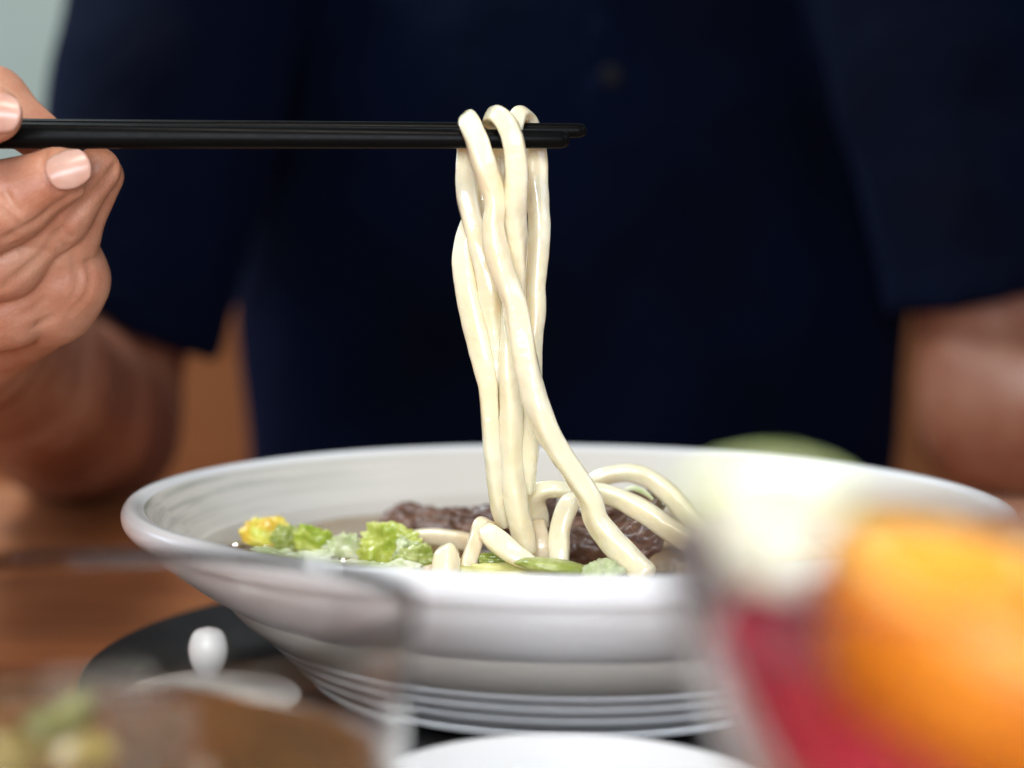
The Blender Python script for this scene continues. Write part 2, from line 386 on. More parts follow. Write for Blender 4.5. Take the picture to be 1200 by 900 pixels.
# ------------------------------------------------------------------ chopsticks
def stick(lab, a, b, ra, rb):
    A, B_ = at(*a), at(*b); T = (B_ - A).normalized(); L = (B_ - A).length
    N = Vector((0, 1, 0)); N = (N - T * N.dot(T)).normalized(); Bn = T.cross(N)
    vs, fs, rings = [], [], []
    ts = [(0, 0), (.0004, .6), (.0012, .88), (.0025, 1)] + [(x * L, 1) for x in (.1, .2, .4, .6, .8, .99)] + [(L - .001, .9), (L, .5)]
    for d_, sc in ts:
        f_ = d_ / L; r_ = (ra * (1 - f_) + rb * f_) * max(sc, .02)
        e = .9 - .32 * f_; ring = []
        for k in range(24):
            an = 2 * math.pi * (k + .5) / 24; c, s_ = math.cos(an), math.sin(an)
            p = A + T * d_ + Bn * math.copysign(abs(c) ** e, c) * r_ + N * math.copysign(abs(s_) ** e, s_) * r_
            ring.append(len(vs)); vs.append(p)
        rings.append(ring)
    for u, v in zip(rings, rings[1:]):
        for k in range(24): fs.append((u[k], u[(k + 1) % 24], v[(k + 1) % 24], v[k]))
    fs.append(tuple(reversed(rings[0]))); fs.append(tuple(rings[-1]))
    o = mesh_obj('chopstick', vs, fs, M_black); fix_normals(o)
    tag(o, lab, 'chopstick', 'pair of black chopsticks'); return o
stick('front black chopstick, its tip ending shorter and lower', (668, 163.5, .462), (-330, 156, .452), .00235, .0040)
stick('rear black chopstick, its tip reaching farther right', (688, 153, .4705), (-330, 152, .470), .0019, .0036)

# ------------------------------------------------------------------ cabbage, beef
def crinkle(name, c, w, h, mt, lab, grp, cat, nrm=(0, -1, .5), up=(0, 0, 1), amp=.35, curl=.5, seed=0, thick=.0007, freq=2.2, ragged=.25, nu=40, nv=26):
    """a torn crinkled leaf: centre c (px, py, depth), w x h in px"""
    d_ = c[2]; cc = at(*c); ww, hh = w / ppm(d_), h / ppm(d_)
    Nn = Vector(nrm).normalized(); U = Vector(up).cross(Nn).normalized(); V = Nn.cross(U)
    vs, fs, idx = [], [], {}
    for side in (1, -1):
        for j in range(nv + 1):
            for i in range(nu + 1):
                u, v = i / nu * 2 - 1, j / nv * 2 - 1
                # disc mapping with a ragged outline
                x = u * math.sqrt(1 - v * v / 2); y = v * math.sqrt(1 - u * u / 2)
                a = math.atan2(y, x); rr = math.hypot(x, y)
                k = 1 + ragged * n(Vector((math.cos(a) * 1.7, math.sin(a) * 1.7, seed))) + ragged * .5 * n(Vector((math.cos(a) * 6, math.sin(a) * 6, seed + 4)))
                x *= k; y *= k
                s_ = Vector((x * freq, y * freq, seed * 3.7))
                zz = amp * (n(s_) * 1.15 + .42 * n(s_ * 2.3) + .16 * n(s_ * 5.1) * (0.2 + rr * rr)) + curl * (x * x * .5) - curl * .25
                p = cc + U * x * ww / 2 + V * y * hh / 2 + Nn * (zz * min(ww, hh) * .5 + side * thick * (1 - rr ** 6 * .8))
                idx[side, i, j] = len(vs); vs.append(p)
    for side in (1, -1):
        for j in range(nv):
            for i in range(nu):
                q_ = (idx[side, i, j], idx[side, i + 1, j], idx[side, i + 1, j + 1], idx[side, i, j + 1])
                fs.append(q_ if side == 1 else tuple(reversed(q_)))
    edge = [(i, 0) for i in range(nu)] + [(nu, j) for j in range(nv)] + [(i, nv) for i in range(nu, 0, -1)] + [(0, j) for j in range(nv, 0, -1)]
    for e0, e1 in zip(edge, edge[1:] + edge[:1]):
        fs.append((idx[1, e0[0], e0[1]], idx[-1, e0[0], e0[1]], idx[-1, e1[0], e1[1]], idx[1, e1[0], e1[1]]))
    o = mesh_obj(name, vs, fs, mt); fix_normals(o); tag(o, lab, cat, grp); return o
CAB = 'cabbage pieces floating in the soup'
crinkle('cabbage_leaf', (311, 624, .518), 60, 42, M_leafyel, 'small yellow orange cabbage tip at the far left of the broth', CAB, 'cabbage', amp=.35, seed=1, ragged=.2, freq=1.5)
crinkle('cabbage_leaf', (340, 632, .512), 46, 36, M_leafdark, 'small lime green scrap right beside the yellow cabbage tip', CAB, 'cabbage', amp=.5, seed=2, ragged=.3, freq=1.6)
crinkle('cabbage_leaf', (374, 638, .505), 64, 42, M_leaf, 'bright green cabbage curl leaning up, second from the yellow tip', CAB, 'cabbage', nrm=(.3, -1, .4), up=(.5, 0, 1), amp=.4, seed=3, freq=1.6)
crinkle('cabbage_leaf', (404, 645, .500), 54, 44, M_leafpale, 'pale watery white green cabbage piece left of the largest leaf', CAB, 'cabbage', amp=.5, seed=4, ragged=.4, freq=1.7)
crinkle('cabbage_leaf', (454, 640, .494), 80, 54, M_leaf, 'largest crinkled yellow green cabbage leaf in the soup', CAB, 'cabbage', nrm=(-.1, -1, .45), amp=.5, seed=5, ragged=.35, freq=1.7)
crinkle('cabbage_leaf', (476, 648, .489), 30, 34, M_leafpale, 'pale translucent frill on the right of the largest cabbage leaf', CAB, 'cabbage', nrm=(.2, -1, .3), amp=.5, seed=15, ragged=.4, freq=1.8)
crinkle('cabbage_leaf', (488, 658, .480), 54, 42, M_leafdark, 'darker green cabbage fold just left of the pale noodle end', CAB, 'cabbage', nrm=(.3, -1, .5), amp=.5, seed=6, freq=1.6)
crinkle('cabbage_leaf', (430, 668, .475), 130, 36, M_leafpale, 'long whitish cabbage stalk low behind the front rim', CAB, 'cabbage', nrm=(0, -.7, 1), amp=.5, seed=7, ragged=.3)
crinkle('cabbage_leaf', (340, 652, .490), 110, 26, M_leafpale, 'thin pale cabbage shred soaking low at the left', CAB, 'cabbage', nrm=(0, -.6, 1), amp=.6, seed=8, ragged=.5)
crinkle('cabbage_leaf', (600, 672, .456), 140, 34, M_flat, 'broad olive yellow cabbage leaf lying flat behind the front rim', CAB, 'cabbage', nrm=(0, -.8, 1), amp=.25, seed=9, ragged=.15)
crinkle('cabbage_leaf', (582, 655, .462), 56, 18, M_leafdark, 'narrow green leaf edge under the short white noodle', CAB, 'cabbage', nrm=(0, -1, .8), amp=.3, seed=10)
# the smooth glossy oval stalk
def pebble(name, c, w, h, dth, mt, lab, grp, cat, rot=0, seed=0, amp=.08, fr=2.0, seg=40, box_=1.0):
    cc = at(*c); px_ = ppm(c[2]); vs, fs, rings = [], [], []
    Xa = RC @ Vector((math.cos(rot), math.sin(rot), 0)); Za = RC @ Vector((-math.sin(rot), math.cos(rot), 0)); Ya = RC @ Vector((0, 0, 1))
    for j in range(seg // 2 + 1):
        ph = math.pi * j / (seg // 2); ring = []
        for k in range(seg):
            th = 2 * math.pi * k / seg
            v = Vector((math.sin(ph) * math.cos(th), math.sin(ph) * math.sin(th), math.cos(ph)))
            if box_ != 1: v = Vector([math.copysign(abs(x) ** box_, x) for x in v])
            k_ = 1 + amp * (n(v * fr + Vector((seed, 0, 0))) + .5 * n(v * fr * 2.6 + Vector((0, seed, 0))))
            v = v * k_
            ring.append(len(vs)); vs.append(cc + Xa * v.x * w / 2 / px_ + Za * v.z * h / 2 / px_ + Ya * v.y * dth)
        rings.append(ring)
    for a, b in zip(rings, rings[1:]):
        for k in range(seg): fs.append((a[k], a[(k + 1) % seg], b[(k + 1) % seg], b[k]))
    o = mesh_obj(name, vs, fs, mt); fix_normals(o)
    if lab: tag(o, lab, cat, grp)
    return o
pebble('cabbage_stalk', (648, 664, .452), 92, 20, .006, M_leafdark, 'glossy green oval stalk slice at the feet of the noodles', CAB, 'cabbage', rot=-.12, amp=.08, seed=3)
pebble('cabbage_stalk', (704, 672, .450), 50, 32, .005, M_leafpale, 'pale onion like chunk beside the foot of the diagonal noodle', CAB, 'cabbage', rot=.3, amp=.3, seed=5)

MEAT = 'braised beef slices in the soup'
def beef(c, w, h, lab, seed, rot=0, nrm=(0, -1, .5)):
    up = Vector((math.sin(rot), 0, math.cos(rot)))
    return crinkle('beef_slice', c, w, h, M_meat, lab, MEAT, 'beef', nrm=nrm, up=up, amp=.40, curl=.6, seed=seed, thick=.0030, freq=.95, ragged=.22)
beef((484, 608, .545), 74, 40, 'rolled dark beef slice farthest left behind the cabbage', 21, .05)
beef((520, 613, .532), 84, 38, 'beef slice with ruffled top just right of the rolled one', 22, -.1)
beef((562, 612, .522), 74, 40, 'flat dark beef slice directly left of the hanging noodles', 23, .12)
beef((652, 612, .505), 60, 66, 'dark beef slice seen through the small noodle arch', 24, .1)
beef((688, 634, .490), 78, 60, 'purplish beef chunk under the long diagonal noodle', 25, .3)
beef((736, 606, .500), 100, 58, 'brown grained beef slice under the arching noodle', 26, -.5)
beef((748, 636, .480), 70, 46, 'beef slice with a frayed pale fat edge near the blurred glass', 27, -.5)
beef((600, 622, .515), 90, 36, 'beef slice mostly hidden behind the hanging noodles', 28, 0)
# slim onion sliver shining between the two right-hand noodles
tube('onion_sliver', [(732, 574, .49, 4), (742, 572, .49, 6), (755, 577, .49, 6), (765, 585, .488, 4)], M_leafpale, seed=40, flat=.5)
tag(bpy.data.objects['onion_sliver'], 'shiny white onion sliver between the two arching noodles', 'onion')

# ------------------------------------------------------------------ black dish behind, small white pot at the left
bd = lathe('black_plate', smooth_profile([(0, .0316), (.10, .0318), (.124, .0330), (.1355, .0352), (.1375, .0356), (.1365, .0340), (.121, .0312), (.10, .0303), (0, .0303)], 4), M_blackdish, (0, 0, 0), 128)
bd.location = (BX, .004, 0); tag(bd, 'round black plate on the table under the white noodle bowl', 'plate')
dc = at(668, 900, .345)
dsh = lathe('sauce_dish', smooth_profile([(0, .0302), (.018, .0302), (.020, .0330), (.033, .0400), (.0415, .0462), (.0420, .0470), (.0410, .0472), (.032, .0395), (.018, .0362), (0, .0350)], 4), M_china, (0, 0, 0), 80)
dsh.location = (dc.x, dc.y, 0); tag(dsh, 'small white sauce dish right in front of the noodle bowl', 'dish')

pc = at(245, 806, .425)
pot = tag(empty('condiment_pot', (pc.x, pc.y, 0)), 'small white lidded condiment pot with a round knob', 'pot')
def lat(name, prof, m, parent, seg=64):
    o = lathe(name, prof, m, (0, 0, 0), seg, parent); o.matrix_parent_inverse = Matrix.Identity(4); return o
H = .0456
lat('pot_body', smooth_profile([(0, .0335), (.012, .0335), (.0165, .0345), (.0205, .0370), (.0215, .0395), (.0208, H - .0028), (.0188, H - .0025), (.017, .0385), (0, .0370)], 3), M_china, pot)
lid = lat('lid', smooth_profile([(0, H + .0055), (.006, H + .0052), (.014, H + .0035), (.0205, H + .0015), (.0236, H), (.0234, H - .0014), (.019, H - .002), (0, H - .002)], 4), M_china, pot)
kb = lathe('knob', smooth_profile([(.0030, H + .0045), (.0032, H + .006), (.0045, H + .009), (.0048, H + .0125), (.0034, H + .0160), (0, H + .0172)], 4), M_china, (0, 0, 0), 40)
kb.parent = lid

# ------------------------------------------------------------------ left foreground tumbler with pickles
tc = at(128, 740, .262); 
tum = tag(empty('glass_tumbler', (tc.x, tc.y, 0)), 'blurred clear glass tumbler standing at the lower left', 'glass')
RT, HT = .0465, .101
lat('glass_wall', smooth_profile([(0, .0305), (.032, .0305), (.0385, .0330), (.0405, .042), (.0430, .065), (RT, HT - .001), (RT - .0001, HT), (RT - .0005, HT), (RT - .0007, HT - .001), (.0423, .065), (.0396, .044), (.035, .037), (0, .0355)], 3), M_glass, tum, 96)
M_pk = []
for nm, c_ in (('pickle_green', (.19, .19, .06)), ('pickle_yellow', (.26, .19, .05)), ('pickle_brown', (.17, .07, .025)), ('pickle_orange', (.42, .15, .04))):
    m = mat(nm, c_, .35); sss(m, .2, .003, (1, .7, .3)); q = NT(m); q.bump(q.noise(300, 3), .4, .001)
    q.color(q.ramp(q.noise(150, 3), [(.3, tuple(x * .7 for x in c_)), (.7, tuple(min(1, x * 1.25) for x in c_))])); M_pk.append(m)
pk_names = ['pickle_slice', 'pickle_slice', 'pickle_slice', 'pickle_slice']
def chunk_mesh(i, m):
    import bmesh
    bm = bmesh.new(); bmesh.ops.create_cube(bm, size=1)
    sx, sy, sz = [(.020, .010, .006), (.016, .012, .008), (.022, .007, .007), (.014, .014, .005)][i]
    for v in bm.verts: v.co = Vector((v.co.x * sx, v.co.y * sy, v.co.z * sz)) * random.uniform(.85, 1.1)
    bmesh.ops.bevel(bm, geom=bm.edges[:], offset=.0016, segments=2, affect='EDGES')
    me = bpy.data.meshes.new('pickle_slice'); bm.to_mesh(me); bm.free(); me.materials.append(m)
    for p in me.polygons: p.use_smooth = True
    return me
cm = [chunk_mesh(i, m) for i, m in enumerate(M_pk)]
random.seed(5)
for k in range(90):
    i = random.choice((0, 1, 2, 2, 3)); a = random.uniform(0, 2 * math.pi); z = .041 + .036 * (k / 90)
    rr = (.026 + .006 * z / .07) * math.sqrt(random.random()) if k % 3 else .0255
    o = bpy.data.objects.new('pickle_slice', cm[i]); C.objects.link(o)
    o.location = (tc.x + rr * math.cos(a), tc.y + rr * math.sin(a), z)
    o.rotation_euler = (random.uniform(-.7, .7), random.uniform(-.7, .7), random.uniform(0, 6.3))
    tag(o, ('olive green', 'dull yellow', 'dark brown', 'orange brown')[i] + ' pickle slice packed in the blurred tumbler', 'pickle', 'pickle slices in the tumbler')
M_brine = mat('brown_brine', (.42, .22, .09), .15, Transmission_Weight=.8, IOR=1.33)
br = lat('brine', smooth_profile([(0, .0365), (.034, .0380), (.0388, .045), (.0410, .062), (.0420, .0766), (.0415, .0775), (.020, .0777), (0, .0777)], 3), M_brine, None, 64)
br.location = (tc.x, tc.y, 0); tag(br, 'murky brown brine in the blurred glass tumbler', 'brine')

# ------------------------------------------------------------------ right foreground dessert glass
gc = at(1150, 660, .190)
GZ = .1235; GR = .0350
dg = tag(empty('dessert_glass', (gc.x, gc.y, 0)), 'strongly blurred conical stemmed glass at the lower right corner', 'glass')
prof_g = [(0, .0305), (.028, .0305), (.029, .032), (.010, .0345), (.0046, .040), (.0040, .050), (.0050, .060), (.0125, .072), (.0225, .092), (.0300, .108), (GR, GZ), (GR - .0006, GZ + .0009), (GR - .0026, GZ), (.0270, .108), (.0190, .092), (.0095, .076), (0, .070)]
lat('glass_wall', smooth_profile(prof_g, 3), M_frost, dg, 96)
M_berry = mat('crimson_berry_jelly', (.42, .012, .055), .22); sss(M_berry, .3, .004, (1, .2, .3)); q = NT(M_berry)
q.color(q.ramp(q.noise(120, 3), [(.3, (.26, .003, .022)), (.7, (.44, .012, .06))])); q.bump(q.noise(130, 3), .5, .002)
jel = lat('berry_jelly', smooth_profile([(0, .0722), (.0088, .0776), (.0180, .0928), (.0255, .1070), (.0284, .1140), (.0282, .1156), (.018, .1165), (.008, .1160), (0, .1165)], 3), M_berry, None, 64)
for v in jel.data.vertices: v.co.z = min(v.co.z, max(.092, .1165 - .55 * (v.co.x + .027)) + .0008 * n(v.co * 150))
jel.location = (gc.x, gc.y, 0)
tag(jel, 'crimson jelly heaped against the left wall of the dessert glass', 'jelly')

# fruit
M_or_rind = mat('orange_rind', (.80, .40, .02), .38); q = NT(M_or_rind); q.bump(q.noise(700, 2), .5, .0006); q.color(q.ramp(q.noise(90, 3), [(.3, (.50, .135, .002)), (.7, (.64, .22, .005))]))
M_or = mat('orange_flesh', (.85, .36, .02), .25); sss(M_or, .3, .004, (1, .5, .15)); q = NT(M_or); q.color(q.ramp(q.noise(180, 4), [(.3, (.70, .22, .004)), (.7, (.84, .38, .02))])); q.bump(q.noise(350, 3), .5, .001)
M_pith = mat('orange_pith', (.82, .55, .16), .5); q = NT(M_pith); q.bump(q.noise(300, 3), .3, .0006)
M_lime_rind = mat('melon_rind', (.34, .50, .06), .4); q = NT(M_lime_rind); q.color(q.ramp(q.noise(160, 3), [(.3, (.50, .62, .14)), (.7, (.68, .76, .34))]))
M_lime = mat('melon_flesh', (.66, .65, .46), .35); sss(M_lime, .4, .004, (.9, 1, .6)); q = NT(M_lime); q.color(q.ramp(q.noise(120, 3), [(.3, (.38, .35, .24)), (.7, (.46, .43, .31))]))

def wedge(name, R, a0, a1, r0, th, m, parent, bulge=0.0):
    """annular sector in local XZ with thickness th along Y"""
    vs, fs = [], []; NA, NR = 24, 4
    idx = {}
    for s_ in (-1, 1):
        for j in range(NR + 1):
            for i in range(NA + 1):
                a = a0 + (a1 - a0) * i / NA; rr = r0 + (R - r0) * j / NR
                idx[s_, i, j] = len(vs)
                vs.append((rr * math.cos(a), s_ * th / 2 * (1 + bulge * math.sin(a * 9)), rr * math.sin(a)))
    for s_ in (-1, 1):
        for j in range(NR):
            for i in range(NA):
                fs.append((idx[s_, i, j], idx[s_, i + 1, j], idx[s_, i + 1, j + 1], idx[s_, i, j + 1]))
    for i in range(NA):
        for j in (0, NR): fs.append((idx[-1, i, j], idx[-1, i + 1, j], idx[1, i + 1, j], idx[1, i, j]))
    for j in range(NR):
        for i in (0, NA): fs.append((idx[-1, i, j], idx[-1, i, j + 1], idx[1, i, j + 1], idx[1, i, j]))
    o = mesh_obj(name, vs, fs, m, smooth=False); fix_normals(o); o.parent = parent
    bv = o.modifiers.new('bevel', 'BEVEL'); bv.width = .0006; bv.segments = 2
    return o
def slice_fruit(name, loc, rot, R, th, a0, a1, lab, cat, mats, segs):
    e = empty(name, loc); e.rotation_euler = rot; tag(e, lab, cat)
    mr, mp, mf = mats
    rk = .93 if segs > 1 else .94
    wedge('rind', R, a0, a1, R * rk, th, mr, e)
    wedge('pith', R * (rk - .001), a0, a1, R * .84, th * .985, mp, e)
    for k in range(segs):
        s0 = a0 + (a1 - a0) * k / segs + .03; s1 = a0 + (a1 - a0) * (k + 1) / segs - .03
        wedge('segment', R * .838, s0, s1, R * .06, th * .97, mf, e, .05)
    return e
R_ = math.radians
oc = at(1212, 708, .186)
ho = empty('orange_half', oc); ho.rotation_euler = (R_(10), R_(17), R_(0)); tag(ho, 'blurred orange half, cut face up, lying in the dessert glass', 'orange')
RO = .0228
o = lathe('rind', [(RO * .93, .0004), (RO * .97, .0006), (RO, -.0006)] + [(RO * math.cos(a_), -RO * math.sin(a_)) for a_ in np.linspace(.06, 1.5, 16)] + [(0, -RO)], M_or_rind, (0, 0, 0), 64, None, .03); o.parent = ho; fix_normals(o)
o = lathe('pith', [(0, -.003), (RO * .80, -.002), (RO * .82, .0002), (RO * .93, .0002), (RO * .93, -.004), (0, -.006)], M_pith, (0, 0, 0), 64); o.parent = ho; fix_normals(o)
for k in range(9):
    vs_, fs_ = [(0, 0, 0)], []
    a0_, a1_ = 2 * math.pi * k / 9 + .05, 2 * math.pi * (k + 1) / 9 - .05; am = (a0_ + a1_) / 2
    ring_ = [(RO * .06 * math.cos(am), RO * .06 * math.sin(am))] + [(RO * .80 * math.cos(a_), RO * .80 * math.sin(a_)) for a_ in np.linspace(a0_, a1_, 9)]
    nn = len(ring_); vs_ = [(x, y, .0007) for x, y in ring_] + [(x, y, -.0025) for x, y in ring_]
    fs_ = [tuple(range(nn)), tuple(reversed(range(nn, 2 * nn)))] + [(q_, q_ + nn, (q_ + 1) % nn + nn, (q_ + 1) % nn) for q_ in range(nn)]
    o = mesh_obj('segment', vs_, fs_, M_or, smooth=False); o.parent = ho; fix_normals(o)
    bv = o.modifiers.new('bevel', 'BEVEL'); bv.width = .0007; bv.segments = 3
slice_fruit('melon_wedge', at(893, 718, .180), (R_(-12), R_(3), R_(6)), .0150, .009, R_(56), R_(126), 'blurred pale melon wedge with green rind above the glass rim', 'melon', (M_lime_rind, M_lime, M_lime), 1)

# ------------------------------------------------------------------ the person (signed distance fields meshed by surface nets)
def axis(segments):
    """[(start, end, step), ...] -> one increasing coordinate array"""
    out = []
    for a, b, s_ in segments:
        k = max(1, int(round((b - a) / s_))); out += list(a + (b - a) * np.arange(k) / k)
    out.append(segments[-1][1]); return np.array(out, np.float32)
class Field:
    def __init__(s, xs, ys, zs):
        s.x, s.y, s.z = xs, ys, zs; s.F = np.full((len(xs), len(ys), len(zs)), .05, np.float32)
    def sl(s, lo, hi, m):
        r = []
        for ax, a, b in ((s.x, lo[0], hi[0]), (s.y, lo[1], hi[1]), (s.z, lo[2], hi[2])):
            i0 = max(0, int(np.searchsorted(ax, a - m)) - 1); i1 = min(len(ax), int(np.searchsorted(ax, b + m)) + 1)
            r.append(slice(i0, max(i1, i0)))
        return tuple(r)
    def grid(s, sl): return np.meshgrid(s.x[sl[0]], s.y[sl[1]], s.z[sl[2]], indexing='ij', sparse=True)
    @staticmethod
    def smin(a, b, k):
        h = np.maximum(k - np.abs(a - b), 0) / k; return np.minimum(a, b) - h * h * k * .25
    def chain(s, pts, k=.004, ki=.003, flat=None):
        """pts: list of (Vector, radius)"""
        lo = [min(p[0][i] - p[1] for p in pts) for i in range(3)]; hi = [max(p[0][i] + p[1] for p in pts) for i in range(3)]
        sl = s.sl(lo, hi, .05 if k > .01 else .02); X, Y, Z = s.grid(sl); D = None
        for (a, ra), (b, rb) in zip(pts, pts[1:]):
            ab = b - a; L2 = ab.length_squared
            t = np.clip(((X - a.x) * ab.x + (Y - a.y) * ab.y + (Z - a.z) * ab.z) / L2, 0, 1)
            d = np.sqrt((X - a.x - t * ab.x) ** 2 + (Y - a.y - t * ab.y) ** 2 + (Z - a.z - t * ab.z) ** 2) - (ra + (rb - ra) * t)
            D = d if D is None else s.smin(D, d, ki)
        s.F[sl] = s.smin(s.F[sl], D.astype(np.float32), k)
    def ellip(s, c, r, k=.02, M=None):
        sl = s.sl([c[i] - max(r) for i in range(3)], [c[i] + max(r) for i in range(3)], .03); X, Y, Z = s.grid(sl)
        p = ((X - c[0]) / r[0]) ** 2 + ((Y - c[1]) / r[1]) ** 2 + ((Z - c[2]) / r[2]) ** 2
        g = np.sqrt(((X - c[0]) / r[0] ** 2) ** 2 + ((Y - c[1]) / r[1] ** 2) ** 2 + ((Z - c[2]) / r[2] ** 2) ** 2) + 1e-6
        q_ = np.sqrt(p); d = q_ * (q_ - 1) / g
        s.F[sl] = s.smin(s.F[sl], d.astype(np.float32), k)
    def groove(s, pts, amp, wd):
        for a, b in zip(pts, pts[1:]):
            lo = [min(a[i], b[i]) for i in range(3)]; hi = [max(a[i], b[i]) for i in range(3)]
            sl = s.sl(lo, hi, wd * 4); X, Y, Z = s.grid(sl); ab = b - a
            t = np.clip(((X - a.x) * ab.x + (Y - a.y) * ab.y + (Z - a.z) * ab.z) / ab.length_squared, 0, 1)
            d2 = (X - a.x - t * ab.x) ** 2 + (Y - a.y - t * ab.y) ** 2 + (Z - a.z - t * ab.z) ** 2
            s.F[sl] += (amp * np.exp(-d2 / wd ** 2)).astype(np.float32)
    def mesh(s, name, m, parent):
        F = s.F; nx, ny, nz = F.shape; neg = F < 0
        acc = np.zeros((nx - 1, ny - 1, nz - 1, 3), np.float32); cnt = np.zeros((nx - 1, ny - 1, nz - 1), np.float32)
        ax = (s.x, s.y, s.z)
        for d in range(3):
            sl0 = [slice(None)] * 3; sl1 = [slice(None)] * 3; sl0[d] = slice(0, -1); sl1[d] = slice(1, None)
            a, b = F[tuple(sl0)], F[tuple(sl1)]; cr = neg[tuple(sl0)] != neg[tuple(sl1)]
            I = np.argwhere(cr); t = a[cr] / (a[cr] - b[cr])
            P = np.stack([ax[k][I[:, k]] for k in range(3)], 1).astype(np.float32)
            P[:, d] += t * (ax[d][I[:, d] + 1] - ax[d][I[:, d]])
            o1, o2 = [k for k in range(3) if k != d]
            for u in (0, 1):
                for v in (0, 1):
                    J = I.copy(); J[:, o1] -= u; J[:, o2] -= v
                    ok = (J >= 0).all(1) & (J[:, 0] < nx - 1) & (J[:, 1] < ny - 1) & (J[:, 2] < nz - 1)
                    np.add.at(acc, tuple(J[ok].T), P[ok]); np.add.at(cnt, tuple(J[ok].T), 1)
        act = cnt > 0; ids = np.full(cnt.shape, -1, np.int64); ids[act] = np.arange(act.sum())
        V = acc[act] / cnt[act][:, None]; quads = []
        for d in range(3):
            sl0 = [slice(None)] * 3; sl1 = [slice(None)] * 3; sl0[d] = slice(0, -1); sl1[d] = slice(1, None)
            cr = neg[tuple(sl0)] != neg[tuple(sl1)]; I = np.argwhere(cr); o1, o2 = (d + 1) % 3, (d + 2) % 3
            ok = (I[:, o1] > 0) & (I[:, o2] > 0) & (I[:, o1] < F.shape[o1] - 1) & (I[:, o2] < F.shape[o2] - 1); I = I[ok]
            cs = []
            for u, v in ((0, 0), (1, 0), (1, 1), (0, 1)):
                J = I.copy(); J[:, o1] -= u; J[:, o2] -= v; cs.append(ids[tuple(J.T)])
            Q = np.stack(cs, 1); flip = ~neg[tuple(I.T)]; Q[flip] = Q[flip][:, ::-1]; quads.append(Q)
        Q = np.concatenate(quads)
        me = bpy.data.meshes.new(name); me.vertices.add(len(V)); me.vertices.foreach_set('co', V.ravel())
        me.loops.add(Q.size); me.loops.foreach_set('vertex_index', Q.ravel().astype(np.int32))
        me.polygons.add(len(Q)); me.polygons.foreach_set('loop_start', np.arange(0, Q.size, 4, dtype=np.int32))
        me.polygons.foreach_set('loop_total', np.full(len(Q), 4, np.int32))
        me.update(calc_edges=True); me.validate(); me.materials.append(m)
        me.polygons.foreach_set('use_smooth', [True] * len(me.polygons))
        o = bpy.data.objects.new(name, me); C.objects.link(o); o.parent = parent
        o.matrix_parent_inverse = parent.matrix_world.inverted(); return o

person = tag(empty('person', (.035, .55, -.3)), 'seated person in a navy polo shirt lifting noodles with black chopsticks', 'person')
def V_(px, py, d, r): return (at(px, py, d), r)
# key joints
SH_R, EL_R = at(205, -95, .99), at(112, 503, .885)
WR_R = at(-60, 378, .545)
SH_L, EL_L = at(1118, -95, .99), at(1176, 485, .90)
TX, TY = .0375, .575
body = Field(axis([(-.32, -.245, .005), (-.245, -.085, .0009) if False else (-.245, -.165, .0016), (-.165, -.085, .0008), (-.085, .56, .006)]),
             axis([(-.10, -.055, .0015), (-.055, .012, .0008), (.012, .08, .002), (.08, .70, .005)]),
             axis([(-.32, .08, .007), (.08, .205, .0008), (.205, .62, .006)]))
# torso, neck (under the shirt)
body.ellip((TX, TY, .16), (.172, .100, .25), .03)
body.ellip((TX, TY, -.10), (.165, .105, .18), .05)
body.chain([(Vector((TX, TY, .33)), .062), (Vector((TX, TY - .01, .46)), .055)], .04)
body.chain([(SH_R + Vector((.02, .0, -.01)), .056), (SH_R.lerp(EL_R, .5), .047), (EL_R, .037)], .04, .02)
body.chain([(EL_R, .038), (EL_R.lerp(WR_R, .30), .036), (EL_R.lerp(WR_R, .65), .030), (WR_R, .0255)], .02, .02)
body.chain([(SH_L + Vector((-.02, .0, -.01)), .056), (SH_L.lerp(EL_L, .5), .047), (EL_L, .038)], .04, .02)
WR_L = Vector((.44, .19, .045))
body.chain([(EL_L, .042), (EL_L.lerp(WR_L, .35), .043), (EL_L.lerp(WR_L, .7), .034), (WR_L, .027)], .02, .02)
# resting other hand, outside the frame at the right
body.chain([(WR_L, .026), (WR_L + Vector((-.02, -.075, -.012)), .030)], .02)
for k in range(4):
    b0 = WR_L + Vector((.006 - .018 * k, -.085 + .004 * abs(k - 1), -.012)); 
    body.chain([(b0, .011), (b0 + Vector((-.004, -.035, .002)), .0095), (b0 + Vector((-.006, -.062, -.018)), .008)], .004)
body.chain([(WR_L + Vector((-.03, -.03, -.01)), .013), (WR_L + Vector((-.062, -.062, -.014)), .011), (WR_L + Vector((-.068, -.088, -.020)), .009)], .006)

# the hand with the chopsticks: palm, then five separate fingers
h = lambda px, py, d, r: (at(px, py, d), r / ppm(d))
body.chain([(WR_R, .026), h(-70, 345, .512, 105), h(-120, 275, .500, 110)], .012, .012)
body.chain([h(-40, 385, .512, 70), h(20, 350, .498, 66), h(58, 335, .488, 56)], .012, .008)      # heel of the hand
body.chain([h(60, 352, .488, 50), h(80, 326, .484, 40), h(76, 300, .485, 36)], .006, .008)       # little finger folded into the palm
body.chain([h(-150, 190, .505, 46), h(-70, 100, .500, 40), h(-8, 117, .492, 34), h(44, 158, .487, 29)], .003, .006)       # index, behind the sticks
body.chain([h(-170, 300, .490, 50), h(-70, 380, .482, 44), h(10, 362, .480, 42), h(74, 286, .479, 34), h(120, 206, .477, 25)], .0012, .006)   # ring finger
body.chain([h(-160, 250, .482, 50), h(-70, 330, .470, 44), h(4, 306, .470, 41), h(66, 250, .470, 35), h(114, 199, .470, 27)], .0008, .006)   # finger between
body.chain([h(-150, 200, .470, 50), h(-52, 268, .456, 46), h(6, 238, .457, 43), h(70, 204, .4575, 35)], .0006, .006)     # middle, nail to the viewer
